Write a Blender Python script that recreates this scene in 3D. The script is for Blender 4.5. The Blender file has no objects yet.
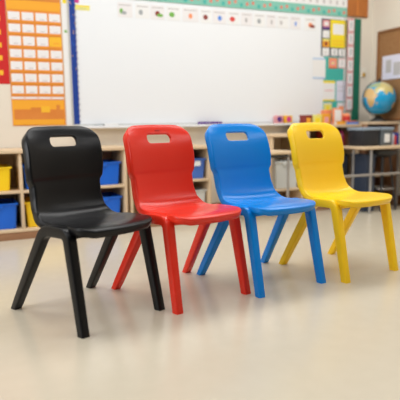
import bpy, bmesh, math, random
from mathutils import Vector, Matrix
random.seed(7)
C = bpy.context.scene.collection
PHI = 0.4204                                   # heading of the whiteboard wall
DV = Vector((math.cos(PHI), math.sin(PHI), 0)); NV = Vector((-math.sin(PHI), math.cos(PHI), 0))
def room(d, n, z=0.0): return DV*d + NV*n + Vector((0, 0, z))   # along the wall, away from camera, up
WALL = 4.36; RIGHT = 3.86

# ------------------------------------------------------------------ materials
M = {}
def mat(name, col, rough=.5, spec=.5, noise=None, bump=0.0, bscale=200, coat=0, metal=0):
    m = bpy.data.materials.new(name); m.use_nodes = True
    nt = m.node_tree; b = nt.nodes['Principled BSDF']
    b.inputs['Base Color'].default_value = (*col, 1); b.inputs['Roughness'].default_value = rough
    b.inputs['Specular IOR Level'].default_value = spec; b.inputs['Metallic'].default_value = metal
    b.inputs['Coat Weight'].default_value = coat; b.inputs['Coat Roughness'].default_value = .15
    tc = nt.nodes.new('ShaderNodeTexCoord')
    if noise:
        col2, scale, stretch, amt = noise
        mp = nt.nodes.new('ShaderNodeMapping'); mp.inputs['Scale'].default_value = stretch
        nt.links.new(tc.outputs['Object'], mp.inputs['Vector'])
        nz = nt.nodes.new('ShaderNodeTexNoise'); nz.inputs['Scale'].default_value = scale; nz.inputs['Detail'].default_value = 5
        nt.links.new(mp.outputs[0], nz.inputs['Vector'])
        rp = nt.nodes.new('ShaderNodeValToRGB'); rp.color_ramp.elements[0].position = .5-amt; rp.color_ramp.elements[1].position = .5+amt
        rp.color_ramp.elements[0].color = (*col, 1); rp.color_ramp.elements[1].color = (*col2, 1)
        nt.links.new(nz.outputs['Fac'], rp.inputs[0]); nt.links.new(rp.outputs[0], b.inputs['Base Color'])
    if bump:
        n2 = nt.nodes.new('ShaderNodeTexNoise'); n2.inputs['Scale'].default_value = bscale; n2.inputs['Detail'].default_value = 3
        nt.links.new(tc.outputs['Object'], n2.inputs['Vector'])
        bp = nt.nodes.new('ShaderNodeBump'); bp.inputs['Strength'].default_value = bump; bp.inputs['Distance'].default_value = .002
        nt.links.new(n2.outputs['Fac'], bp.inputs['Height']); nt.links.new(bp.outputs[0], b.inputs['Normal'])
    M[name] = m; return m
mat('plastic_black', (.004,.004,.005), .28, .24, bump=.12, bscale=600)
mat('plastic_red', (.78,.030,.012), .25, .35, bump=.10, bscale=600)
mat('plastic_blue', (.0,.23,.74), .22, .3, bump=.10, bscale=600)
mat('plastic_yellow', (1.0,.63,.010), .28, .35, bump=.10, bscale=600)
mat('floor_vinyl', (.645,.575,.445), .23, .5, noise=((.675,.605,.475), 14.0, (1,1,1), .3), bump=.05, bscale=40)
mat('wall_paint', (.72,.66,.56), .8, .3, noise=((.75,.69,.59), 2.0, (1,1,1), .3))
mat('board_white', (.80,.825,.85), .28, .5)
mat('frame_grey', (.55,.55,.53), .45, .5)
mat('maple', (.66,.49,.31), .5, .4, noise=((.73,.56,.37), 6, (1,1,9), .3))
mat('maple_flat', (.66,.49,.31), .5, .4, noise=((.74,.57,.38), 6, (1,8,8), .3))
mat('kick_wood', (.30,.15,.075), .5, .4, noise=((.36,.19,.10), 6, (1,8,8), .3))
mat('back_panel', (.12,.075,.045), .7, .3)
mat('tray_blue', (.004,.13,.68), .35, .5)
mat('tray_paleblue', (.06,.16,.55), .35, .5)
mat('tray_yellow', (.97,.66,.01), .35, .5)
mat('tray_white', (.62,.64,.62), .4, .5)
mat('orange', (.76,.27,.035), .6, .3); mat('amber', (.84,.38,.03), .6, .3)
mat('burnt', (.62,.19,.03), .6, .3, noise=((.70,.25,.05), 5, (1,1,1), .2))
mat('rust_board', (.50,.17,.035), .6, .3, noise=((.40,.13,.03), 9, (1,1,1), .2))
mat('card', (.78,.76,.76), .7, .2); mat('card_lines', (.48,.46,.46), .7, .2); mat('pocket', (.80,.52,.42), .5, .3)
mat('gold', (.85,.47,.03), .6, .3); mat('red_poster', (.55,.018,.018), .6, .3)
mat('navy_border', (.010,.045,.27), .6, .3); mat('paper', (.80,.80,.79), .7, .2); mat('paper_cool', (.68,.76,.82), .7, .2)
mat('lavender', (.70,.69,.80), .7, .2); mat('sky_trim', (.42,.58,.80), .6, .3)
mat('teal', (.06,.42,.36), .7, .2); mat('teal_pale', (.22,.52,.42), .7, .2); mat('coral', (.72,.22,.16), .7, .2)
mat('forest', (.018,.16,.10), .8, .2); mat('dark_border', (.05,.06,.08), .7, .2)
mat('yellow_sheet', (.85,.68,.03), .6, .2); mat('yellow_pale', (.80,.74,.22), .6, .2)
mat('pink', (.74,.33,.34), .6, .2); mat('salmon', (.85,.30,.14), .6, .2); mat('green_ink', (.18,.42,.08), .6, .2)
mat('blue_ink', (.10,.25,.70), .6, .2); mat('grey_ink', (.35,.37,.38), .6, .2); mat('red_ink', (.65,.06,.05), .6, .2)
mat('magenta', (.60,.05,.25), .5, .3); mat('purple', (.10,.03,.22), .5, .4); mat('maroon', (.25,.04,.03), .5, .3)
mat('cork', (.36,.19,.085), .9, .1, noise=((.29,.145,.06), 60, (1,1,1), .15)); mat('cork_frame', (.25,.10,.03), .5, .4)
mat('brass', (.55,.32,.04), .4, .5); mat('switch_plate', (.76,.73,.64), .5, .3)
mat('steel', (.42,.40,.38), .35, .5, metal=.6); mat('black_metal', (.02,.02,.02), .4, .5)
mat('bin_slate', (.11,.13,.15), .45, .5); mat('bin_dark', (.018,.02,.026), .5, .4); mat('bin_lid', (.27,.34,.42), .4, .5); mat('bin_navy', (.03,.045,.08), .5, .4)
mat('ocean', (.01,.33,.62), .25, .5, coat=.4); mat('land', (.58,.50,.20), .25, .5, coat=.4); mat('land_warm', (.66,.43,.17), .25, .5, coat=.4)
mat('land_green', (.36,.44,.24), .25, .5, coat=.4)

# ------------------------------------------------------------------ helpers
def tag(o, label=None, cat=None, group=None, kind=None):
    if label: o['label'] = label
    if cat: o['category'] = cat
    if group: o['group'] = group
    if kind: o['kind'] = kind
    return o
def empty(name, loc=(0,0,0), rz=0, **k):
    o = bpy.data.objects.new(name, None); C.objects.link(o); o.empty_display_size = .05
    o.location = loc; o.rotation_euler = (0,0,rz); return tag(o, **k)
def link(name, me, parent=None, loc=None, rz=0):
    o = bpy.data.objects.new(name, me); C.objects.link(o)
    if parent: o.parent = parent
    if loc is not None: o.location = loc; o.rotation_euler = (0,0,rz)
    return o
class MB:
    """collects shapes into one mesh; local x along the wall, y away from the camera, z up"""
    def __init__(s): s.bm = bmesh.new(); s.mats = []
    def mi(s, m):
        if m not in s.mats: s.mats.append(m)
        return s.mats.index(m)
    def _fin(s, verts, m, bev=0, seg=2):
        fs = {f for v in verts for f in v.link_faces}
        i = s.mi(m)
        for f in fs: f.material_index = i
        if bev:
            es = list({e for v in verts for e in v.link_edges})
            r = bmesh.ops.bevel(s.bm, geom=es, offset=bev, segments=seg, profile=.5, affect='EDGES')
            for f in r['faces']: f.material_index = i
    def box(s, x0,x1,y0,y1,z0,z1, m, bev=.0, taper=1.0, rot=0.0):
        r = bmesh.ops.create_cube(s.bm, size=1)['verts']
        cx,cy,cz = (x0+x1)/2,(y0+y1)/2,(z0+z1)/2
        for v in r:
            k = taper if v.co.z < 0 else 1
            p = Vector((v.co.x*(x1-x0)*k, v.co.y*(y1-y0)*k, v.co.z*(z1-z0)))
            if rot: p = Matrix.Rotation(rot,3,'Z') @ p
            v.co = p + Vector((cx,cy,cz))
        s._fin(r, m, bev); return s
    def cyl(s, a, b, r0, r1, m, n=20, bev=0):
        a=Vector(a); b=Vector(b); d=b-a
        vs = bmesh.ops.create_cone(s.bm, cap_ends=True, segments=n, radius1=r0, radius2=r1, depth=d.length)['verts']
        q = d.to_track_quat('Z','Y').to_matrix()
        for v in vs: v.co = q @ v.co + (a+b)/2
        s._fin(vs, m); return s
    def tube(s, pts, r, m, n=10, closed=False):
        pts=[Vector(p) for p in pts]; rings=[]; L=len(pts); up=None
        for i,p in enumerate(pts):
            if closed: t=(pts[(i+1)%L]-pts[i-1]).normalized()
            else: t=(pts[min(i+1,L-1)]-pts[max(i-1,0)]).normalized()
            if up is None: up = t.orthogonal().normalized()
            up = (up - t*up.dot(t)).normalized(); w=t.cross(up)
            rings.append([s.bm.verts.new(p+up*math.cos(2*math.pi*k/n)*r+w*math.sin(2*math.pi*k/n)*r) for k in range(n)])
        i=s.mi(m)
        for a in range(L if closed else L-1):
            A,B=rings[a],rings[(a+1)%L]
            for k in range(n):
                s.bm.faces.new((A[k],A[(k+1)%n],B[(k+1)%n],B[k])).material_index=i
        if not closed:
            s.bm.faces.new(rings[0][::-1]).material_index=i; s.bm.faces.new(rings[-1]).material_index=i
        return s
    def sphere(s, c, r, m, sc=(1,1,1), n=24):
        vs=bmesh.ops.create_uvsphere(s.bm,u_segments=n,v_segments=n//2,radius=r)['verts']
        for v in vs: v.co=Vector((v.co.x*sc[0],v.co.y*sc[1],v.co.z*sc[2]))+Vector(c)
        s._fin(vs,m); return s
    def build(s, name, parent=None, loc=None, rz=0, smooth=True):
        bmesh.ops.recalc_face_normals(s.bm, faces=s.bm.faces)
        me=bpy.data.meshes.new(name); s.bm.to_mesh(me); s.bm.free()
        for m in s.mats: me.materials.append(M[m])
        if smooth:
            for p in me.polygons: p.use_smooth=True
            me.set_sharp_from_angle(angle=math.radians(35))
        return link(name, me, parent, loc, rz)

# ------------------------------------------------------------------ the room
def slab(name, d0,d1,n0,n1,z0,z1, m):
    o=MB().box(d0,d1,n0,n1,z0,z1,m).build(name, None, (0,0,0), PHI, smooth=False); o['kind']='structure'; return o
slab('floor', -6,4.1,-2.5,4.5,-.05,0,'floor_vinyl')
slab('wall_back', -6,RIGHT+.12,WALL,WALL+.12,0,2.9,'wall_paint')
slab('wall_right', RIGHT,RIGHT+.12,-2.5,WALL,0,2.9,'wall_paint')
slab('baseboard_back', -6,RIGHT,WALL-.012,WALL,0,.09,'cork_frame')
slab('baseboard_right', RIGHT-.012,RIGHT,-2.5,WALL-.012,0,.09,'cork_frame')

# ------------------------------------------------------------------ chairs
def catmull(P, step):
    P=[Vector(p) for p in P]; out=[]
    Q=[P[0]*2-P[1]]+P+[P[-1]*2-P[-2]]
    for i in range(1,len(Q)-2):
        for k in range(20):
            t=k/20; a,b,c,d=Q[i-1],Q[i],Q[i+1],Q[i+2]
            out.append(.5*((2*b)+(c-a)*t+(2*a-5*b+4*c-d)*t*t+(3*b-a-3*c+d)*t**3))
    out.append(P[-1]); return out
def interp(tab, t):
    if t<=tab[0][0]: return tab[0][1]
    for (a,va),(b,vb) in zip(tab,tab[1:]):
        if t<=b:
            k=(t-a)/(b-a); k=k*k*(3-2*k); return va+(vb-va)*k
    return tab[-1][1]
SHELL_PROFILE=[(.302,.407),(.288,.414),(.25,.418),(.19,.415),(.12,.409),(.055,.405),(.008,.410),(-.025,.428),(-.046,.460),(-.060,.50),(-.068,.54),
               (-.0735,.568),(-.0730,.590),(-.0775,.64),(-.088,.69),(-.105,.735),(-.128,.772),(-.142,.787)]
def shell_mesh(ly, fx, lat, sdx, slot_half):
    prof=catmull([(a,b,0) for a,b in SHELL_PROFILE], 0)
    L=[0]
    for a,b in zip(prof,prof[1:]): L.append(L[-1]+(b-a).length)
    T=L[-1]
    def at(s):
        s=min(max(s,0),T)
        for i in range(1,len(L)):
            if s<=L[i]:
                k=(s-L[i-1])/(L[i]-L[i-1]); p=prof[i-1].lerp(prof[i],k); t=(prof[min(i+2,len(prof)-1)]-prof[max(i-3,0)]).normalized(); return p,t
        return prof[-1],(prof[-1]-prof[-3]).normalized()
    def s_of(z):
        for i in range(len(L)-1,0,-1):
            if prof[i-1].y<=z: return L[i-1]+(L[i]-L[i-1])*(z-prof[i-1].y)/(prof[i].y-prof[i-1].y)
    s_cr=s_of(.43); zs=lambda z: s_of(z)
    W=[(0,.176),(.05,.180),(.085,.180),(.105,.171),(.24,.172),(s_cr-.03,.175),(s_cr+.03,.167),(zs(.50),.163),(zs(.548),.163),(zs(.586),.178),(zs(.63),.182),(zs(.72),.181),(T,.172)]
    CV=[(0,.0),(.10,.002),(.22,.010),(s_cr,.020),(zs(.50),.022),(zs(.62),.019),(zs(.74),.018),(T,.010)]
    R0,R1=.042,.054
    rows=[]; K=16
    for k in range(K): rows.append(R0*(1-math.cos(math.pi/2*k/K)))
    n=int((T-R0-R1)/.0058)
    for k in range(n): rows.append(R0+(T-R0-R1)*k/n)
    for k in range(K+1): rows.append(T-R1+R1*math.sin(math.pi/2*k/K))
    def hw(s):
        w=interp(W,s)
        if s<R0: w-=R0-math.sqrt(max(R0*R0-(R0-s)**2,0))
        if s>T-R1: w-=R1-math.sqrt(max(R1*R1-(s-T+R1)**2,0))
        return w
    NU=72; bm=bmesh.new(); grid=[]; S={}
    for s in rows:
        p,t=at(s); nrm=Vector((-t.y,t.x,0))          # profile runs front -> top ; normal towards the sitter
        if nrm.x<0 and p.y>.45: nrm=-nrm
        if p.y<=.45 and nrm.y<0: nrm=-nrm
        w=hw(s); c=interp(CV,s); row=[]
        for j in range(NU+1):
            u=-1+2*j/NU; yy=u*w; q=(yy/.2)
            off=c*q*q*abs(q)**.5
            x=p.x+nrm.x*off; z=p.y+nrm.y*off
            if s<.16: x+=.036*(1-q*q)*(1-s/.16)
            if s>T-.06: z+=.012*(1-q*q)*((s-T+.06)/.06)
            v=bm.verts.new((x,yy,z)); S[v]=(s,yy); row.append(v)
        grid.append(row)
    for a in range(len(grid)-1):
        for j in range(NU): bm.faces.new((grid[a][j],grid[a][j+1],grid[a+1][j+1],grid[a+1][j]))
    ss=s_of(.735); HS=.0262; rr=.021; HW=slot_half
    def sd(s,y):
        qx=abs(y)-(HW-rr); qy=abs(s-ss)-(HS-rr)
        return math.hypot(max(qx,0),max(qy,0))+min(max(qx,qy),0)-rr
    kill=[]
    for f in bm.faces:
        cs=sum(S[v][0] for v in f.verts)/4; cy=sum(S[v][1] for v in f.verts)/4
        if sd(cs,cy)<0: kill.append(f)
    bmesh.ops.delete(bm,geom=kill,context='FACES_ONLY')
    for e in [e for e in bm.edges if not e.link_faces]: bm.edges.remove(e)
    for v in [v for v in bm.verts if not v.link_faces]: S.pop(v,None); bm.verts.remove(v)
    bm.normal_update()
    slotv=[v for v in bm.verts if v.is_boundary and abs(S[v][0]-ss)<.04 and abs(S[v][1])<HW+.02]
    for v in slotv:
        s,y=S[v]
        for _ in range(6):
            d=sd(s,y); g=Vector((sd(s+1e-4,y)-d, sd(s,y+1e-4)-d))/1e-4
            if g.length<1e-6: break
            s-=g.x*d/g.length_squared; y-=g.y*d/g.length_squared
        p0,_=at(S[v][0]); p1,t=at(s); off=Vector((p1.x-p0.x,0,p1.y-p0.y))
        v.co+=off; v.co.y=y
    # make the normals face the sitter
    bm.normal_update()
    f=max(bm.faces,key=lambda f:f.calc_center_median().z)
    tst=[f for f in bm.faces if abs(f.calc_center_median().y)<.02 and .1<f.calc_center_median().x<.25][0]
    if tst.normal.z<0:
        bmesh.ops.reverse_faces(bm,faces=bm.faces[:]); bm.normal_update()
    # rolled rim round the outside and round the grip slot
    slotset=set(slotv)
    def rim(vset, r, deep, extra=0.0):
        bm.normal_update()
        out={}
        for v in vset:
            o=Vector((0,0,0))
            for e in v.link_edges:
                if e.is_boundary:
                    fc=e.link_faces[0]; mid=(e.verts[0].co+e.verts[1].co)/2
                    ed=(e.verts[1].co-e.verts[0].co).normalized()
                    dd=mid-fc.calc_center_median(); dd-=ed*dd.dot(ed); dd-=fc.normal*dd.dot(fc.normal)
                    if dd.length>1e-9: o+=dd.normalized()
            o-=v.normal*o.dot(v.normal); out[v]=o.normalized() if o.length>1e-6 else Vector((0,0,0))
        N={v:v.normal.copy() for v in vset}; base={v:v.co.copy() for v in vset}
        es=[e for e in bm.edges if e.is_boundary and e.verts[0] in vset and e.verts[1] in vset]
        nb={v:[w for e in v.link_edges if e in set() for w in e.verts] for v in ()}
        # smooth outward directions along the loop
        adj={v:[] for v in vset}
        for e in es: adj[e.verts[0]].append(e.verts[1]); adj[e.verts[1]].append(e.verts[0])
        for _ in range(3):
            out={v:(out[v]*2+sum((out[w] for w in adj[v]),Vector())).normalized() for v in vset}
            N={v:(N[v]*2+sum((N[w] for w in adj[v]),Vector())).normalized() for v in vset}
        cur={v:v for v in vset}; dv={v:deep*(1+extra*max(0,min(1,(v.co.z-.44)/.05))) for v in vset}
        steps=[(r*math.sin(a),r*(1-math.cos(a))) for a in (math.radians(x) for x in (22,45,68,90))]+[(r,-.5),(r,-1.0)]
        for (o1,d1) in steps:
            new={v:bm.verts.new(base[v]+out[v]*o1-N[v]*(d1 if d1>=0 else r-d1*dv[v])) for v in vset}
            for e in es:
                a,b=e.verts
                fc=[f for f in e.link_faces]
                bm.faces.new((cur[a],cur[b],new[b],new[a]))
            cur=new
    outer={v for v in bm.verts if v.is_boundary and v not in slotset}
    rim(outer,.0075,.023,.25); 
    slotset={v for v in slotset if v.is_boundary}
    rim(slotset,.0035,.010)
    bmesh.ops.recalc_face_normals(bm,faces=bm.faces[:]); bm.normal_update()
    tst=[f for f in bm.faces if abs(f.calc_center_median().y)<.02 and .1<f.calc_center_median().x<.25][0]
    if tst.normal.z<0: bmesh.ops.reverse_faces(bm,faces=bm.faces[:])
    for v in bm.verts:
        k=max(0,v.co.z-.40)/.335
        v.co.x-=sdx*k+fx*max(0,v.co.x-.10)/.2; v.co.y+=lat*k+ly
    me=bpy.data.meshes.new('shell'); bm.to_mesh(me); bm.free()
    o=bpy.data.objects.new('shell_work',me); C.objects.link(o)
    m=o.modifiers.new('s','SOLIDIFY'); m.thickness=.0045; m.offset=-1
    dg=bpy.context.evaluated_depsgraph_get(); full=bpy.data.meshes.new_from_object(o.evaluated_get(dg))
    bpy.data.objects.remove(o); return full
def split(full, test, name, material):
    me=full.copy(); me.name=name
    vn=[v.normal.copy() for v in full.vertices]
    bm=bmesh.new(); bm.from_mesh(me); bm.verts.ensure_lookup_table()
    lay=bm.verts.layers.int.new('src')
    for v in bm.verts: v[lay]=v.index
    bmesh.ops.delete(bm,geom=[f for f in bm.faces if not test(f.calc_center_median())],context='FACES')
    src=[v[lay] for v in bm.verts]; bm.to_mesh(me); bm.free()
    for p in me.polygons: p.use_smooth=True
    me.materials.append(material)
    me.normals_split_custom_set_from_vertices([vn[i] for i in src])
    return me
def rrect(w,h,r,n=4):
    pts=[]
    for cx,cy,a0 in ((w/2-r,h/2-r,0),(-w/2+r,h/2-r,90),(-w/2+r,-h/2+r,180),(w/2-r,-h/2+r,270)):
        for k in range(n+1):
            a=math.radians(a0+90*k/n); pts.append((cx+r*math.cos(a),cy+r*math.sin(a)))
    return pts
def frame_side(parent, m, rear, top_r, top_f, front, key):
    """one moulded A frame: rear leg, side rail, front leg"""
    pts=[Vector(rear),Vector(top_r),Vector(top_f),Vector(front)]
    def corner(a,b,c,d,n=10):
        p=b+(a-b).normalized()*d; q=b+(c-b).normalized()*d
        return [p*(1-t)**2+b*2*t*(1-t)+q*t*t for t in [k/n for k in range(n+1)]]
    c1=corner(pts[0],pts[1],pts[2],.045); c2=corner(pts[1],pts[2],pts[3],.035)
    def lin(a,b,n): return [a.lerp(b,k/n) for k in range(n+1)]
    path=lin(pts[0],c1[0],8)[:-1]+c1+lin(c1[-1],c2[0],3)[1:-1]+c2+lin(c2[-1],pts[3],8)[1:]
    n=len(path); i1=8+5; i2=n-9-5
    rings=[]
    for i,p in enumerate(path):
        t=(path[min(i+1,n-1)]-path[max(i-1,0)]).normalized()
        if i in (0,n-1): t=Vector((t.x*.0,0,t.z)).normalized()
        lat=Vector((0,1,0)); lat=(lat-t*lat.dot(t)).normalized(); nn=t.cross(lat)
        h=max(0,min(1,p.z/.38))
        a=.037+.008*h; b=.037+.004*h                       # in-plane and lateral widths taper to the foot
        if i in(0,n-1): a*=1.05
        rings.append([p+nn*u+lat*v for u,v in rrect(a,b,.007)])
    def mk(i0,i1,name,cap):
        bm=bmesh.new(); R=[[bm.verts.new(v) for v in rings[i]] for i in range(i0,i1+1)]
        k=len(R[0])
        for A,B in zip(R,R[1:]):
            for j in range(k): bm.faces.new((A[j],A[(j+1)%k],B[(j+1)%k],B[j]))
        if cap==0: bm.faces.new(R[0][::-1])
        if cap==1: bm.faces.new(R[-1])
        bmesh.ops.recalc_face_normals(bm,faces=bm.faces)
        me=bpy.data.meshes.new(name); bm.to_mesh(me); bm.free()
        for p in me.polygons: p.use_smooth=True
        me.set_sharp_from_angle(angle=math.radians(50)); me.materials.append(M[m])
        return link(name,me,parent)
    # open tubes at the cuts are closed by their neighbours
    mk(0,i1,'leg',0); mk(i1,i2,'side_rail',None); mk(i2,n-1,'leg',1)
def make_chair(name, x,y,rz, dims, m, label, ly, fx, emblem=False):
    wf,wr,df,dr,sdx,sw,lat=dims
    t=empty(name,(x,y,0),rz,label=label,cat='chair',group='stackable plastic classroom chairs in a row')
    full=shell_mesh(ly,fx,lat,sdx,sw)
    back=lambda c: c.z>.435
    link('seat', split(full,lambda c: not back(c),'seat',M[m]), t)
    b=link('backrest', split(full,back,'backrest',M[m]), t)
    for s in (-1,1):
        frame_side(t,m,(-dr,s*wr,0.0),(.060,s*.192+ly*.5,.388),(.220-fx*.5,s*.191+ly*.5,.392),(df,s*wf,0.0),s)
    # moulded cross beams and webs beneath the seat
    g=MB()
    g.box(.20,.235,-.18,.18,.368,.392,m,.004); g.box(.055,.085,-.18,.18,.368,.392,m,.004)
    for yy in (-.178,.178): g.box(.09,.235,yy-.012,yy+.012,.370,.396,m,.004)
    g.build('seat_brace',t)
    if emblem:
        e=MB()
        bz=.772
        for k in range(10):
            a=2*math.pi*k/10
        e.box(-.1300,-.1190,-.014,.014,bz-.006,bz+.006,'red_ink',.0008); e.build('moulded_emblem',b)  # deeper red colour stands in for the shading of the embossed relief
    return t
com=(.2020,.2134,.2925,.1894,0.0,.0708)
T=[[-0.5389,2.3246,-0.7389,-0.001,-0.0108,0.0053,0.0159,-0.0106,0.0006,0.0194],[-0.1297,2.5773,-0.8847,0.0013,0.0086,0.0006,0.0032,-0.0027,0.0016,0.004],
   [0.2828,2.7817,-1.0013,-0.004,0.0063,0.0035,-0.0051,0.0087,0.0035,-0.0123],[0.735,2.9792,-0.9807,-0.0092,-0.0126,-0.0094,-0.014,0.0046,-0.0005,-0.0062]]
CH=[('black_school_chair','plastic_black','black one-piece plastic school chair at the left end of the row'),
    ('red_school_chair','plastic_red','red one-piece plastic school chair between the black and the blue chair'),
    ('blue_school_chair','plastic_blue','blue one-piece plastic school chair between the red and the yellow chair'),
    ('yellow_school_chair','plastic_yellow','yellow one-piece plastic school chair at the right end of the row')]
for row,(nm,m,lb),(ly,fx) in zip(T,CH,((-.006,.0),(-.006,.0),(-.010,.018),(-.014,.022))):
    x,y,t=row[:3]; d=[c+e for c,e in zip(com,row[3:9])]+[row[9]]
    make_chair('school_chair',x,y,t,d,m,lb,ly,fx,emblem='red' in m)

# ------------------------------------------------------------------ storage units along the wall
def unit(name, d0,d1,n0,n1,top,dividers,shelves,label,base=.07,kick='kick_wood',skip_top_over=.012,back='maple',cat='shelf unit',side='maple'):
    t=empty(name,room((d0+d1)/2,(n0+n1)/2),PHI,label=label,cat=cat)
    hx=(d1-d0)/2; hy=(n1-n0)/2; cx=(d0+d1)/2; th=.010
    MB().box(-hx-skip_top_over,hx+skip_top_over,-hy-.012,hy,top-.026,top,'maple_flat',.004).build('top_board',t)
    MB().box(-hx+.004,hx-.004,-hy+.004,hy-.004,0,base,kick,.002).build('plinth',t)
    for s in (-1,1): MB().box(*( (-hx,-hx+.02) if s<0 else (hx-.02,hx)),-hy,hy,base,top-.026,side,.002).build('side_panel',t)
    for d in dividers: MB().box(d-cx-th,d-cx+th,-hy+.001,hy-.012,base+.02,top-.026,'maple',.002).build('divider',t)
    xs=[-hx+.02]+[v for d in sorted(dividers) for v in (d-cx-th,d-cx+th)]+[hx-.02]
    MB().box(-hx+.02,hx-.02,-hy,hy-.012,base,base+.02,'maple_flat',.002).build('bottom_board',t)
    for z in shelves:
        for a,b in zip(xs[::2],xs[1::2]): MB().box(a,b,-hy,hy-.012,z-.018,z,'maple_flat',.002).build('shelf',t)
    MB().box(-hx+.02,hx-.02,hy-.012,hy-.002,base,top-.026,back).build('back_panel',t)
    return t
unit('cubby_unit',-.375,1.166,3.965,4.346,.640,(.019,.395,.771),(.350,),'long low maple cubby unit of blue and yellow trays behind the black chair',base=.055)
unit('cubby_unit',1.19,1.878,3.965,4.346,.628,(1.52,),(.358,),'low maple cubby unit seen between the red and the blue chair',base=.055)
unit('bookcase',2.465,2.80,3.99,4.346,.705,(),(.225,),'low narrow maple bookcase seen between the blue and the yellow chair',base=.05,back='maple')
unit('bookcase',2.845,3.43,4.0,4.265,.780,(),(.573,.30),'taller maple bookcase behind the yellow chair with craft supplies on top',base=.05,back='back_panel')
unit('globe_cabinet',3.466,3.855,3.955,4.265,.800,(),(.30,),'wooden cabinet in the right corner carrying the globe',base=.05,back='back_panel',side='kick_wood',skip_top_over=.0,cat='cabinet')  # dark back colour puts the shade of the cabinet interior into the panel

def tray(d, z, w, h, m, label, group=None, name='storage_tray', n=4.0, dep=.31):
    t=empty(name,room(d,n+dep/2,z),PHI,label=label,cat='tray',group=group)
    bm=bmesh.new(); tw=w/2-.010; bw=w/2-.022; hy=dep/2
    def ring(hx,hyy,zz): return [bm.verts.new(p) for p in ((-hx,-hyy,zz),(hx,-hyy,zz),(hx,hyy,zz),(-hx,hyy,zz))]
    R=[ring(bw,hy-.012,0.001),ring(tw,hy-.003,h-.004),ring(tw-.004,hy-.007,h-.004),ring(bw-.004,hy-.016,.005)]
    for A,B in zip(R,R[1:]):
        for j in range(4): bm.faces.new((A[j],A[(j+1)%4],B[(j+1)%4],B[j]))
    bm.faces.new(R[0][::-1]); bm.faces.new(R[-1])
    bmesh.ops.bevel(bm,geom=[e for e in bm.edges if abs(e.verts[0].co.z-e.verts[1].co.z)>.05],offset=.008,segments=3,affect='EDGES')
    mb=MB(); mb.bm.free(); mb.bm=bm; mb.mats=[m]; mb.build('tray_body',t)
    r=MB(); rh=.014
    r.box(-w/2,w/2,-hy-.004,-hy+.008,h-rh,h,m,.003); r.box(-w/2,w/2,hy-.008,hy+.002,h-rh,h,m,.003)
    r.box(-w/2,-w/2+.012,-hy,hy,h-rh,h,m,.003); r.box(w/2-.012,w/2,-hy,hy,h-rh,h,m,.003)
    r.box(-.045,.045,-hy-.008,-hy+.004,h-.035,h-rh+.002,m,.003)
    r.build('tray_rim',t); return t
gb='blue storage trays in the cubbies'
tray(.187,.351,.305,.17,'tray_yellow','yellow tray in the top cubby at the left edge, above a blue one')
tray(.215,.076,.305,.185,'tray_blue','blue tray in the bottom cubby at the left edge, below a yellow one')
tray(.566,.351,.315,.175,'tray_blue','blue tray in the top cubby left of the black backrest, above a yellow one')
tray(.566,.076,.315,.185,'tray_yellow','yellow tray in the bottom cubby left of the black backrest, below a blue one')
tray(.974,.351,.315,.175,'tray_blue','blue tray in the top cubby between the black and the red backrest')
tray(.974,.076,.315,.185,'tray_blue','blue tray in the bottom cubby between the black and the red backrest')
tray(1.70,.359,.30,.165,'tray_paleblue','medium blue tray with a small label seen between the red and blue backrests')
MB().box(-.03,.03,-.002,.0,-.02,.02,'paper').build('tray_label',bpy.data.objects[[o.name for o in bpy.data.objects if o.get('label','').startswith('medium blue')][0]],(.065,-.159,.125))
tray(1.695,.076,.32,.19,'tray_white','whitish tray in the bottom cubby between the red and blue chairs')
tray(2.63,.226,.27,.24,'tray_white','whitish bin on the lower shelf of the low narrow bookcase')

# ------------------------------------------------------------------ flat things on the back wall
def sheet(name, d0,d1,z0,z1, off, m, marks=(), parent=None, th=.002, **k):
    """paper or board: d along wall, z up, off = distance of its back from the wall; marks=(u0,u1,v0,v1,material) printed on it"""
    cd,cz=(d0+d1)/2,(z0+z1)/2; b=MB(); w=d1-d0; h=z1-z0
    b.box(-w/2,w/2,-th,0,-h/2,h/2,m)
    for i,mk_ in enumerate(marks):
        u0,u1,v0,v1,mm=mk_[:5]
        if len(mk_)>5:                                 # an oval picture
            vs=bmesh.ops.create_cone(b.bm,cap_ends=True,segments=18,radius1=.5,radius2=.5,depth=1)['verts']
            for v in vs: v.co=Vector((-w/2+(u0+(v.co.x+.5)*(u1-u0))*w,-th-.0004-.0002*(i%4) if v.co.z>0 else -th+.0002,-h/2+(v0+(v.co.y+.5)*(v1-v0))*h))
            b._fin(vs,mm); continue
        b.box(-w/2+u0*w,-w/2+u1*w,-th-.0005-.0002*(i%4),-th+.0002,-h/2+v0*h,-h/2+v1*h,mm)
    if parent is None:
        o=b.build(name,None,room(cd,WALL-off,cz),PHI,smooth=False)
    else:
        o=b.build(name,parent,None,0,smooth=False)
        o.location=(cd-parent['pd'],-(off-parent['po']),cz-parent['pz'])
    return tag(o,**k)
def panel(name, d,z,off, **k):
    t=empty(name,room(d,WALL-off,z),PHI,**k); t['pd']=d; t['po']=off; t['pz']=z; return t
def clean(t):
    for k in ('pd','po','pz'): del t[k]
# whiteboard
t=panel('whiteboard',2.2,.80,0,label='large white dry-erase board filling the back wall above the shelves',cat='whiteboard')
sheet('board_surface',.87,3.50,.812,2.05,.004,'board_white',parent=t,th=.010)
for a in ((.848,.87,.795,2.07),(3.50,3.522,.795,2.07)): sheet('board_frame',*a,0,'frame_grey',parent=t,th=.018)
sheet('board_frame',.87,3.50,.795,.812,0,'frame_grey',parent=t,th=.018); sheet('board_frame',.87,3.50,2.05,2.07,0,'frame_grey',parent=t,th=.018)
tr=MB(); tr.box(-1.31,1.30,-.085,-.0,-.022,-.012,'board_white',.003).box(-1.31,1.30,-.088,-.080,-.022,-.002,'board_white',.002); tr.build('marker_tray',t)
clean(t)
TZ=.789
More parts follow.
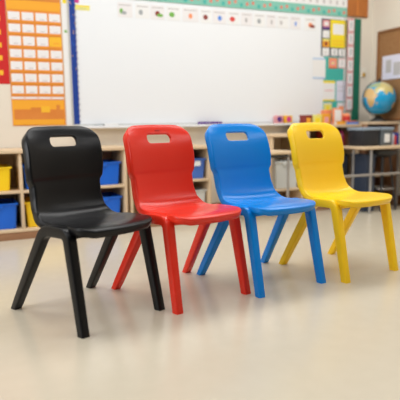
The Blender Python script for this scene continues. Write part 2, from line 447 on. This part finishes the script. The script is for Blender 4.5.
# blue scalloped border down the left of the board
b=MB(); b.box(-.022,.022,-.001,.0,-.62,.62,'navy_border')
for k in range(28): b.cyl((.022,-.001,-.60+k*.0445),(.022,0,-.60+k*.0445),.007,.007,'navy_border',12)
rr=random.Random(3)
for k in range(26):
    zz=-.2+.8*rr.random(); xx=rr.uniform(-.02,.02); b.box(xx-.003,xx+.003,-.0016,-.0005,zz-.004,zz+.004,'gold' if k%2 else 'tray_blue')
tag(b.build('bulletin_border',None,room(.879,WALL-.0195,1.432),PHI,smooth=False),'navy blue scalloped paper border down the left edge of the whiteboard','border')
sheet('paper_strip',.804,.846,.805,2.02,.001,'paper',((.2,.9,.765,.79,'yellow_sheet'),(.3,.8,.585,.60,'green_ink')),label='narrow white paper strip between orange wall chart and navy border',cat='paper strip')
# red poster and orange pocket chart
mk=[(.70,.905,v,v+.038,'gold') for v in (.07,.185,.285,.385,.49,.595,.70,.80,.90)]+[(.1,.6,v,v+.02,'gold') for v in (.05,.3,.55,.8)]
sheet('wall_poster',-.05,.394,1.118,2.05,.001,'red_poster',mk,label='red poster with yellow pictures left of the orange chart',cat='poster')
t=panel('pocket_chart',.595,.80,.002,label='tall orange pocket chart of white cards hanging left of the whiteboard',cat='wall chart')
sheet('chart_backing',.398,.795,.806,2.02,.002,'orange',parent=t,th=.003)
sheet('header_panel',.400,.792,1.735,2.01,.005,'burnt',((.0,1,.97,1,'orange'),),parent=t,th=.002)
sheet('title_band',.400,.792,1.665,1.732,.005,'amber',parent=t,th=.002)
sheet('picture_panel',.400,.785,.812,1.000,.005,'amber',((0.03,1,.22,.62,'burnt'),(0.35,.6,.60,.70,'burnt'),(.55,.72,.5,.75,'gold'),(.85,.92,.55,.8,'burnt')),parent=t,th=.002)
rowz=[(1.567+.018,1.655),(1.479+.018,1.567),(1.383+.018,1.479),(1.294+.018,1.383),(1.204+.018,1.294),(1.114+.018,1.204),(1.031+.014,1.114)]
for z0,z1 in rowz: sheet('pocket_row',.400,.790,z0-.014,z0+.004,.008,'orange',parent=t,th=.001)
sheet('pocket_row',.400,.790,1.004,1.026,.005,'pocket',((.0,.22,.3,.8,'card'),(.26,.47,.3,.8,'card'),(.52,.73,.3,.8,'card'),(.77,.98,.3,.8,'card')),parent=t,th=.003)
clean(t)
cols=[(.407,.491),(.506,.590),(.606,.690),(.705,.788)]
proto=None; rg=random.Random(5)
for r,(z0,z1) in enumerate(rowz):
    zz0,zz1=z0+.002,z1-.008
    for c,(a,b_) in enumerate(cols):
        ctr=room((a+b_)/2,WALL-.0055,(zz0+zz1)/2)
        if (r,c)==(2,3):
            sheet('chart_card',a-.006,b_+.002,zz0-.008,zz1+.006,.0055,'gold',((.3,.8,.3,.5,'amber'),),label='golden yellow card in the right column of the orange pocket chart',cat='card'); continue
        if proto is None:
            o=sheet('chart_card',a,b_,zz0,zz1,.0055,'card',((.35,.75,.18,.26,'card_lines'),),label='white printed card in a pocket of the orange wall chart',cat='card',group='white cards in the orange pocket chart'); proto=o; base=(zz1-zz0)
        else:
            o=proto.copy(); C.objects.link(o); o.location=ctr; o.scale=(1,1,(zz1-zz0)/base)
# picture cards along the top of the board
P=[(1.243,1.366,'green_ink',(.1,.4),'a green picture','grey_ink'),(1.391,1.511,'grey_ink',(.2,.55),'a small grey picture',None),(1.520,1.642,'maroon',(.3,.7),'a dark red and green picture','green_ink'),
   (1.660,1.785,'green_ink',(.15,.6),'a round green picture',None),(1.803,1.951,'salmon',(.35,.65),'a pink figure',None),(1.970,2.073,'maroon',(.2,.7),'a brown picture',None),
   (2.085,2.215,'blue_ink',(.35,.7),'a bright blue picture',None),(2.229,2.347,'red_ink',(.15,.65),'a solid red picture',None),(2.362,2.478,'card_lines',(.3,.6),'a very pale picture',None),
   (2.492,2.610,'grey_ink',(.25,.65),'a darker grey picture',None),(2.624,2.720,'card_lines',(.4,.7),'a faint narrow drawing',None),(2.735,2.860,'card_lines',(.2,.5),'a faint drawing',None),
   (2.876,2.990,'blue_ink',(.4,.65),'a small blue mark',None),(3.036,3.160,'salmon',(.3,.75),'an orange-brown picture','maroon')]
for i,(a,b_,m1,(u0,u1),desc,m2) in enumerate(P):
    mk=[(u0+.03,u1-.03,.22,.60,m1,'oval'),(.1,.9,.80,.86,'card_lines')]
    if m2: mk.append((min(u0+.15,.8),min(u1+.2,.95),.18,.42,m2,'oval'))
    o=sheet('picture_card',a,b_,1.660,1.772,.0145,'paper' if i%2 else 'card',mk,label='white card with '+desc+' on the whiteboard top edge',cat='card',group='picture cards along the top of the whiteboard')
sheet('name_card',.905,1.018,1.690,1.727,.0145,'yellow_pale',((.0,1,.75,1,'yellow_sheet'),(.2,.8,.3,.4,'grey_ink')),label='small yellow card at the top left corner of the whiteboard',cat='card')
sheet('sticky_note',.904,.935,1.742,1.80,.0145,'magenta',label='magenta sticky note above the small yellow card',cat='note')
# banner above the board
mk=[(.0,1,.40,.75,'paper')]
for k in range(44): mk.append((k/44+.004,k/44+.014,.06+.06*(k%3),.20+.05*(k%3),'coral' if k%3 else 'teal')); mk.append((k/44+.010,k/44+.018,.84,.95,'coral' if k%2 else 'gold'))
for k in range(34): mk.append((k/34+.008,k/34+.016,.50,.66,'card_lines'))
sheet('alphabet_banner',.92,3.522,1.803,2.02,.019,'teal_pale',mk,label='long teal patterned banner with white writing strip above the whiteboard',cat='banner')
sheet('display_board',3.527,3.784,1.815,2.08,.001,'rust_board',((.48,.52,0,1,'burnt'),(.0,1,.0,.04,'cork_frame')),th=.012,label='rust orange board above the green strip at the top right',cat='board')
# dark edged collage
sheet('collage_backing',3.228,3.532,1.428,1.776,.0145,'dark_border',label='dark edged backing sheet at the top right of the whiteboard',cat='poster',th=.0012)
for (a,b_,z0,z1,m,mk,lb) in [(3.243,3.322,1.678,1.763,'pink',((0,1,0,.25,'purple'),(.2,.8,.4,.8,'card')),'pink picture card topmost in the dark edged collage'),
    (3.243,3.322,1.600,1.668,'paper',((.2,.8,.3,.36,'card_lines'),),'plain white card below the pink picture in the collage'),
    (3.243,3.322,1.514,1.590,'amber',((.3,.7,.2,.6,'maroon'),(0,1,.75,1,'yellow_pale')),'amber picture card in the left column of the collage'),
    (3.243,3.322,1.433,1.505,'paper',((.3,.7,.4,.5,'card_lines'),),'white card at the bottom left corner of the collage')]:
    sheet('collage_card',a,b_,z0,z1,.016,m,mk,label=lb,cat='card')
t=sheet('yellow_poster',3.333,3.521,1.512,1.770,.016,'yellow_sheet',((.15,.85,.48,.86,'paper'),(.1,.9,.22,.26,'gold'),(.1,.9,.10,.14,'gold')),label='yellow sheet with a white box at the top right of the collage',cat='poster')
for a,b_,lb in [(3.346,3.422,'white card with a dark mark under the yellow sheet, left one of two'),(3.436,3.514,'white card with a dark mark under the yellow sheet, right one of two')]:
    sheet('collage_card',a,b_,1.436,1.502,.016,'paper',((.4,.62,.2,.8,'grey_ink'),),label=lb,cat='card')
# teal backing and its sheets
t=sheet('teal_backing',3.262,3.532,.815,1.424,.0145,'teal',label='teal paper backing on the right end of the whiteboard',cat='poster',th=.0012)
for (a,b_,z0,z1,m,mk,lb) in [(3.133,3.282,1.215,1.408,'paper',((0,1,.93,1,'sky_trim'),(0,1,0,.07,'sky_trim')),'white sheet with pale blue edges overlapping the teal backing'),
    (3.321,3.417,1.318,1.414,'salmon',((.2,.8,.25,.75,'pink'),(.35,.65,.4,.6,'yellow_pale'),(0,1,0,.08,'red_ink')),'orange-red picture card on the teal backing'),
    (3.432,3.524,1.321,1.416,'pink',((.08,.92,.08,.92,'card'),(.45,.55,.2,.8,'card_lines')),'white card with pink edge right of the orange-red card'),
    (3.259,3.401,1.004,1.200,'paper',((0,1,.88,1,'yellow_sheet'),(0,1,0,.08,'yellow_sheet'),(.15,.85,.5,.54,'pink')),'white sheet with yellow top and bottom bands on teal'),
    (3.418,3.530,1.004,1.200,'lavender',((.15,.85,.7,.73,'card_lines'),(.15,.85,.5,.53,'card_lines')),'pale lavender sheet right of the yellow banded one'),
    (3.270,3.366,.915,.988,'yellow_pale',((.3,.7,.1,.6,'yellow_sheet'),(0,1,.85,1,'card')),'pale yellow card low on the teal backing'),
    (3.432,3.530,.905,.990,'card',((.2,.8,.2,.6,'salmon'),),'white card with orange picture low on the teal backing')]:
    sheet('pinned_sheet',a,b_,z0,z1,.016,m,mk,label=lb,cat='sheet')
# number strip and green strip
for k in range(7):
    z1=1.795-k*.126
    if k==0: pr=sheet('number_card',3.538,3.614,z1-.122,z1,.019,'pink',((.10,.92,.05,.95,'card'),(.45,.62,.25,.72,'grey_ink'),(.2,.8,.88,.93,'red_ink')),label='white card with pink edge in the vertical strip beside the green strip',cat='card',group='vertical strip of pink edged cards')
    else:
        o=pr.copy(); C.objects.link(o); o.location=room(3.576,WALL-.019,z1-.061)
sheet('green_strip',3.618,3.712,.815,1.800,.001,'forest',label='dark green vertical strip at the right end of the whiteboard wall',cat='strip',th=.004)
t=panel('wall_switch',3.757,1.275,.001,label='small cream wall switch with a brass toggle right of the green strip',cat='switch')
sheet('switch_plate',3.728,3.786,1.238,1.335,.001,'switch_plate',parent=t,th=.005); sheet('toggle',3.746,3.770,1.25,1.285,.006,'brass',parent=t,th=.012); clean(t)

# cork board on the right wall
t=empty('cork_board',Vector(room(RIGHT-.001,3.7,.83)),PHI-math.pi/2,label='brown cork board with a wooden frame on the right wall',cat='board')
L=.54; H=.82   # local x runs toward the camera along the right wall
MB().box(-L,L-.02,-.014,-.0,0,H,'cork').build('cork_panel',t)
for a in ((-L-.022,-L,0,H),(L-.02,L+.002,0,H),(-L-.022,L+.002,H,H+.022),(-L-.022,L+.002,-.022,0)): MB().box(a[0],a[1],-.024,0,a[2],a[3],'cork_frame',.003).build('cork_frame',t)
o=MB().box(-.14,.14,-.003,0,-.112,.112,'lavender').box(-.09,-.02,-.0036,-.002,-.05,.07,'card_lines').box(.01,.10,-.0036,-.002,-.08,.04,'card_lines').build('pinned_notice',None,room(RIGHT-.016,4.045,1.315),PHI-math.pi/2,smooth=False)
tag(o,'pale notice sheet pinned on the cork board','sheet')

# ------------------------------------------------------------------ things on the tray and the shelves
def solo(name,mb,loc,label,cat,group=None,rz=PHI): return tag(mb.build(name,None,loc,rz),label,cat,group)
def tray_item(name,d,n,mb,label,cat): return solo(name,mb,room(d,n,TZ),label,cat)
n=4.305
tray_item('whiteboard_marker',1.045,n,MB().cyl((-.045,0,.0095),(.03,0,.0095),.009,.009,'grey_ink').cyl((.03,0,.0095),(.05,0,.0095),.0095,.0095,'black_metal'),'dark marker lying on the board tray above the black chair','marker')
tray_item('board_eraser',1.145,n,MB().box(-.055,.055,-.022,.022,.008,.026,'paper',.004).box(-.053,.053,-.021,.021,.0005,.009,'grey_ink',.002),'white board eraser lying on the tray between the black and red chairs','eraser')
tray_item('board_eraser',2.03,n,MB().box(-.11,.11,-.022,.022,.008,.030,'purple',.004).box(-.108,.108,-.021,.021,.0005,.009,'lavender',.002),'long dark purple eraser on the tray above the blue chair','eraser')
tray_item('flat_ruler',2.34,n,MB().box(-.18,.18,-.018,.018,.0005,.009,'sky_trim',.002),'pale blue ruler on the tray above the blue chair','ruler')
def pot(d,m,m2,label):
    t=empty('paint_pot',room(d,n+.006,TZ),PHI,label=label,cat='pot')
    MB().box(-.042,.042,-.022,.022,.0005,.078,m2,.006).build('carton',t); MB().cyl((0,-.0215,.045),(0,-.0245,.045),.026,.026,m,24).build('round_label',t)
pot(2.735,'purple','pink','small pink carton with a dark purple disc on the board tray')
pot(2.835,'magenta','gold','small yellow carton with a magenta disc on the board tray')
def topitem(name,d,nn,mb,label,cat,rz=PHI): return solo(name,mb,room(d,nn,.780),label,cat,rz=rz)
def craft_box(d,nn,w,dep,h,m,face,label,open_lid=False):
    t=empty('craft_box',room(d,nn,.780),PHI,label=label,cat='box')
    MB().box(-w/2,w/2,-dep/2,dep/2,.0005,h*.82,m,.003).build('box_body',t)
    MB().box(-w/2-.002,w/2+.002,-dep/2-.002,dep/2+.002,h*.80,h,m,.003).build('box_lid',t)
    MB().box(-w*.3,w*.3,-dep/2-.0025,-dep/2+.001,h*.2,h*.7,face,.0).build('box_label',t)
craft_box(2.905,4.12,.075,.09,.088,'maroon','amber','small maroon box at the left end on top of the taller bookcase')
craft_box(3.00,4.12,.095,.10,.090,'yellow_pale','yellow_sheet','pale yellow box beside the maroon box on the bookcase')
craft_box(3.095,4.11,.075,.09,.098,'amber','pink','amber box between the yellow box and the white framed card')
t=empty('standing_card',room(3.245,4.10,.780),PHI,label='white card in an orange frame standing on the bookcase',cat='card')
MB().box(-.058,.058,-.006,.006,.0005,.150,'salmon',.003).build('card_frame',t); MB().box(-.038,.038,-.008,-.005,.03,.135,'paper').build('card_face',t)
MB().box(-.02,.02,.0,.05,.0005,.006,'salmon').build('card_foot',t)
craft_box(3.178,4.18,.07,.07,.135,'salmon','gold','tall orange box behind the white framed card on the bookcase')
t=empty('toy_pot',room(3.36,4.12,.780),PHI,label='round red pot with an orange lid at the right end of the bookcase',cat='pot')
MB().cyl((0,0,.0005),(0,0,.075),.038,.042,'red_ink',24).build('pot_body',t); MB().sphere((0,0,.078),.040,'salmon',(1,1,.6)).build('pot_lid',t)
t=empty('blue_cup',room(3.408,4.20,.780),PHI,label='blue cup beside the round red pot on the bookcase',cat='cup')
MB().cyl((0,0,.0005),(0,0,.088),.020,.025,'blue_ink',20).build('cup_body',t)
def book(d,nn,w,dep,h,z,m,label,rz=PHI):
    t=empty('picture_book',room(d,nn,z),rz,label=label,cat='book')
    MB().box(-w/2,w/2,-dep/2,dep/2,0.0005,.003,m).box(-w/2,w/2,-dep/2,dep/2,h-.003,h,m).box(-w/2,w/2,-dep/2,-dep/2+.003,0.0005,h,m).build('book_cover',t)
    MB().box(-w/2+.003,w/2-.003,-dep/2+.003,dep/2-.003,.003,h-.003,'paper').build('book_pages',t)
book(3.22,4.035,.10,.05,.030,.780,'amber','thick amber book lying flat before the orange framed card')
book(3.345,4.03,.13,.05,.020,.780,'blue_ink','blue book lying flat at the front of the taller bookcase')
book(3.345,4.032,.10,.04,.014,.8005,'coral','coral book lying on top of the blue book')
book(3.425,4.05,.03,.06,.012,.780,'navy_border','small navy book on the right front corner of the taller bookcase')
# books standing inside the taller bookcase
cs=['red_ink','paper','pink','navy_border','coral','paper','magenta','maroon']
names={'red_ink':'bright red','paper':'white','pink':'pale pink','navy_border':'navy','coral':'coral','magenta':'magenta','maroon':'maroon'}
x=3.12
for k,(c,h) in enumerate(zip(cs,(.15,.13,.14,.12,.135,.12,.145,.11))):
    w=.02+.006*(k%3); t=empty('shelved_book',room(x+w/2,4.165,.573),PHI,label='%s book standing %s on the upper shelf of the taller bookcase'%(names[c],['at the left end','second from the left','third from the left','fourth from the left','fifth from the left','sixth from the left','second from the right','at the right end'][k]),cat='book',group='books on the upper shelf of the taller bookcase')
    MB().box(-w/2,w/2,-.08,.08,.0005,h,c,.002).build('book_cover',t); MB().box(-w/2+.003,w/2-.003,-.078,.082,.003,h+.0005-.004,'card').build('book_pages',t); x+=w+.002
o=MB().box(-.19,.19,-.11,.11,.0005,.20,'bin_navy',.01).box(-.195,.195,-.115,.115,.19,.205,'black_metal',.004)
solo('storage_bin',o,room(3.13,4.135,.300),'dark storage bin on the lower shelf of the taller bookcase','bin')

# globe
g=empty('desk_globe',room(3.69,4.05,.7995),0,label='blue desk globe on a dark stand on the corner cabinet',cat='globe')
bm=bmesh.new(); bmesh.ops.create_uvsphere(bm,u_segments=144,v_segments=72,radius=.155)
def inside(px,py,poly):
    r=False; j=len(poly)-1
    for i in range(len(poly)):
        (xi,yi),(xj,yj)=poly[i],poly[j]
        if (yi>py)!=(yj>py) and px<(xj-xi)*(py-yi)/(yj-yi)+xi: r=not r
        j=i
    return r
LAND=[(2,[(-17,15),(-10,30),(0,36),(10,37),(32,31),(43,12),(51,11),(40,-5),(40,-15),(33,-27),(20,-35),(12,-18),(9,2),(-8,5)]),
 (3,[(-10,36),(-10,44),(0,50),(8,57),(20,60),(30,70),(60,70),(60,45),(45,42),(28,40),(15,40),(0,40)]),
 (1,[(35,30),(45,42),(60,45),(60,70),(100,77),(150,70),(140,50),(120,30),(108,12),(100,15),(90,22),(80,8),(72,20),(60,25),(50,30),(56,22),(44,13)]),
 (2,[(44,-16),(50,-15),(47,-25),(44,-24)]),(1,[(-80,8),(-50,0),(-35,-8),(-48,-28),(-65,-45),(-72,-52),(-75,-20),(-82,-5)]),
 (2,[(114,-22),(130,-12),(143,-12),(153,-28),(140,-38),(116,-34)]),(3,[(-130,55),(-160,68),(-90,72),(-60,52),(-80,27),(-97,20),(-85,12),(-110,25),(-124,42)]),(1,[(-170,-70),(170,-70),(170,-89),(-170,-89)])]
for f in bm.faces:
    p=f.calc_center_median().normalized(); lat=math.degrees(math.asin(p.z)); lon=math.degrees(math.atan2(p.y,p.x)); f.material_index=0
    for i,poly in LAND:
        if inside(lon,lat,poly): f.material_index=i; break
    f.smooth=True
me=bpy.data.meshes.new('globe_ball'); bm.to_mesh(me); bm.free()
for m in ('ocean','land','land_warm','land_green'): me.materials.append(M[m])
gb_=link('globe_ball',me,g); gb_.location=(0,0,.219)
az=math.atan2(-(room(3.69,4.05).y),-(room(3.69,4.05).x))       # longitude 36 looks towards the classroom
gb_.rotation_euler=(0,math.radians(0),az-math.radians(54)); 
ax=Vector((.10,0,1)).normalized()
arc=[(0.168*math.sin(a)*1.0,0.0,0.219+.168*math.cos(a)) for a in [math.radians(d) for d in range(0,181,9)]]
rotm=Matrix.Rotation(math.radians(15),3,'Z')
MB().tube([tuple(rotm@Vector((-(p[0]),p[1],p[2]))) for p in arc],.004,'black_metal').build('meridian_arm',g)
MB().cyl((0,0,.374),(0,0,.396),.012,.010,'black_metal').sphere((0,0,.396),.011,'black_metal').build('top_knob',g)
MB().cyl((0,0,.0005),(0,0,.018),.085,.078,'black_metal',32).cyl((0,0,.018),(0,0,.055),.060,.018,'black_metal',32).cyl((0,0,.05),(0,0,.068),.012,.012,'black_metal').build('globe_base',g)

# student desks
def desk(d0,d1,n0,n1,top,label,legs,bar=None,tray_=True):
    t=empty('student_desk',room((d0+d1)/2,(n0+n1)/2),PHI,label=label,cat='desk')
    cx,cy=(d0+d1)/2,(n0+n1)/2; hx,hy=(d1-d0)/2,(n1-n0)/2
    MB().box(-hx,hx,-hy,hy,top-.024,top,'maple_flat',.006).build('desktop',t)
    if tray_: MB().box(-hx*.75,hx*.75,-hy*.85,hy*.8,top-.05,top-.025,'black_metal',.008).build('book_tray',t)
    for (ld,ln) in legs:
        l=MB(); l.tube([(ld-cx,ln-cy,top-.026),(ld-cx,ln-cy,.03),(ld-cx,ln-cy,0.004)],.011,'steel'); l.build('leg',t)
    if bar:
        MB().tube([(bar[0]-cx,-hy+.02,bar[2]),(bar[1]-cx,-hy+.02,bar[2])],.011,'steel').build('crossbar',t)
    return t
desk(1.93,2.485,3.64,3.94,.576,'student desk with a wooden top behind the blue chair',((1.98,3.68),(2.43,3.68),(1.98,3.90),(2.43,3.90)))
desk(3.155,3.83,3.62,3.925,.588,'wooden topped student desk at the right edge, carrying the slate box',((3.27,3.66),(3.72,3.66),(3.27,3.89),(3.80,3.89)),bar=(2.93,3.82,.345),tray_=False)
# slate storage bin on the desk, dark left and grey right face made as two boxes
for d,w_,m_,lm,lb in ((3.298,.195,'bin_dark','bin_lid','near-black box with a slate lid, dark left face of the storage bin on the right-hand desk'),(3.478,.150,'bin_slate','bin_lid','grey storage box with a pale label on the right-hand desk')):
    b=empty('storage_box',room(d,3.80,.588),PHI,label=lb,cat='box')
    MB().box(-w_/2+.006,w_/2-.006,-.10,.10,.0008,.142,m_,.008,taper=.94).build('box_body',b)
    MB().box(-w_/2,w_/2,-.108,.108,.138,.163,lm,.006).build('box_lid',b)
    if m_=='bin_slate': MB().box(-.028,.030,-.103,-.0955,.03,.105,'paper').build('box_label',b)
for k,(c,h,d) in enumerate((('coral',.09,3.572),('blue_ink',.105,3.600),('lavender',.10,3.628),('red_ink',.085,3.656),('navy_border',.11,3.684))):
    nm=['coral','mid blue','lavender','red','navy'][k]
    t=empty('standing_book',room(d,3.84,.588),PHI,label='%s book standing on the right-hand desk beside the slate box'%nm,cat='book',group='books standing on the right-hand desk')
    MB().box(-.010,.010,-.06,.06,.0006,h,c,.002).build('book_cover',t); MB().box(-.007,.007,-.058,.062,.003,h-.003,'paper').build('book_pages',t)
# stool tucked under the right desk
s=empty('round_stool',room(3.52,3.79),PHI,label='round black stool tucked under the right-hand desk',cat='stool')
MB().cyl((0,0,.505),(0,0,.545),.115,.125,'black_metal',36).cyl((0,0,.485),(0,0,.505),.06,.11,'black_metal',36).build('seat',s)
for k in range(4):
    a=math.radians(45+90*k); MB().tube([(.06*math.cos(a),.06*math.sin(a),.49),(.125*math.cos(a),.125*math.sin(a),.004)],.010,'black_metal').build('leg',s)
MB().tube([(.10*math.cos(2*math.pi*k/28),.10*math.sin(2*math.pi*k/28),.20) for k in range(28)],.007,'steel',closed=True).build('foot_ring',s)
o=MB().box(-.055,.055,-.10,.10,.0006,.50,'bin_navy',.012).box(-.06,.06,-.105,.105,.49,.515,'bin_navy',.005)
solo('floor_bin',o,room(3.33,3.83,.0),'tall dark blue floor bin under the right-hand desk','bin')

# ------------------------------------------------------------------ light
w=bpy.data.worlds.new('World'); bpy.context.scene.world=w; w.use_nodes=True
bg=w.node_tree.nodes['Background']; bg.inputs[0].default_value=(1.0,1.0,1.0,1); bg.inputs[1].default_value=.14
def area(name, loc, rot, sx, sy, power, col):
    l=bpy.data.lights.new(name,'AREA'); l.shape='RECTANGLE'; l.size=sx; l.size_y=sy; l.energy=power; l.color=col
    o=bpy.data.objects.new(name,l); C.objects.link(o); o.location=loc; o.rotation_euler=rot; return o
for d in (-.6,1.4,3.0):
    for nn,pw in ((.9,19),(3.0,31)):
        area('ceiling_lamp',room(d,nn,2.75),(0,0,PHI),1.6,.8,pw,(1,.99,.97))
wl=area('window_light',room(-3.6,2.0,1.7),(0,0,0),3.2,1.6,120,(.97,.98,1.0))
wl.rotation_euler=(Vector((1,0.05,-.18))).to_track_quat('-Z','Y').to_euler()
wl.rotation_euler=((room(.8,3.0,.6)-wl.location)).to_track_quat('-Z','Y').to_euler()

# ------------------------------------------------------------------ camera
cam=bpy.data.cameras.new('camera'); co=bpy.data.objects.new('camera',cam); C.objects.link(co)
pi_,ro=.1411,-.0134
fw=Vector((0,math.cos(pi_),-math.sin(pi_))); up=Vector((0,math.sin(pi_),math.cos(pi_))); rt=Vector((1,0,0))
r2=rt*math.cos(ro)+up*math.sin(ro); u2=-rt*math.sin(ro)+up*math.cos(ro)
m=Matrix((r2,u2,-fw)).transposed().to_4x4(); m.translation=Vector((0,0,.8045)); co.matrix_world=m
cam.sensor_width=36; cam.lens=1.3457*36
cam.dof.use_dof=True; cam.dof.focus_distance=2.6; cam.dof.aperture_fstop=1.7
sc=bpy.context.scene; sc.camera=co
sc.view_settings.view_transform='Standard'; sc.view_settings.look='None'; sc.view_settings.gamma=1; sc.view_settings.use_curve_mapping=False
sc.view_settings.exposure=-.20
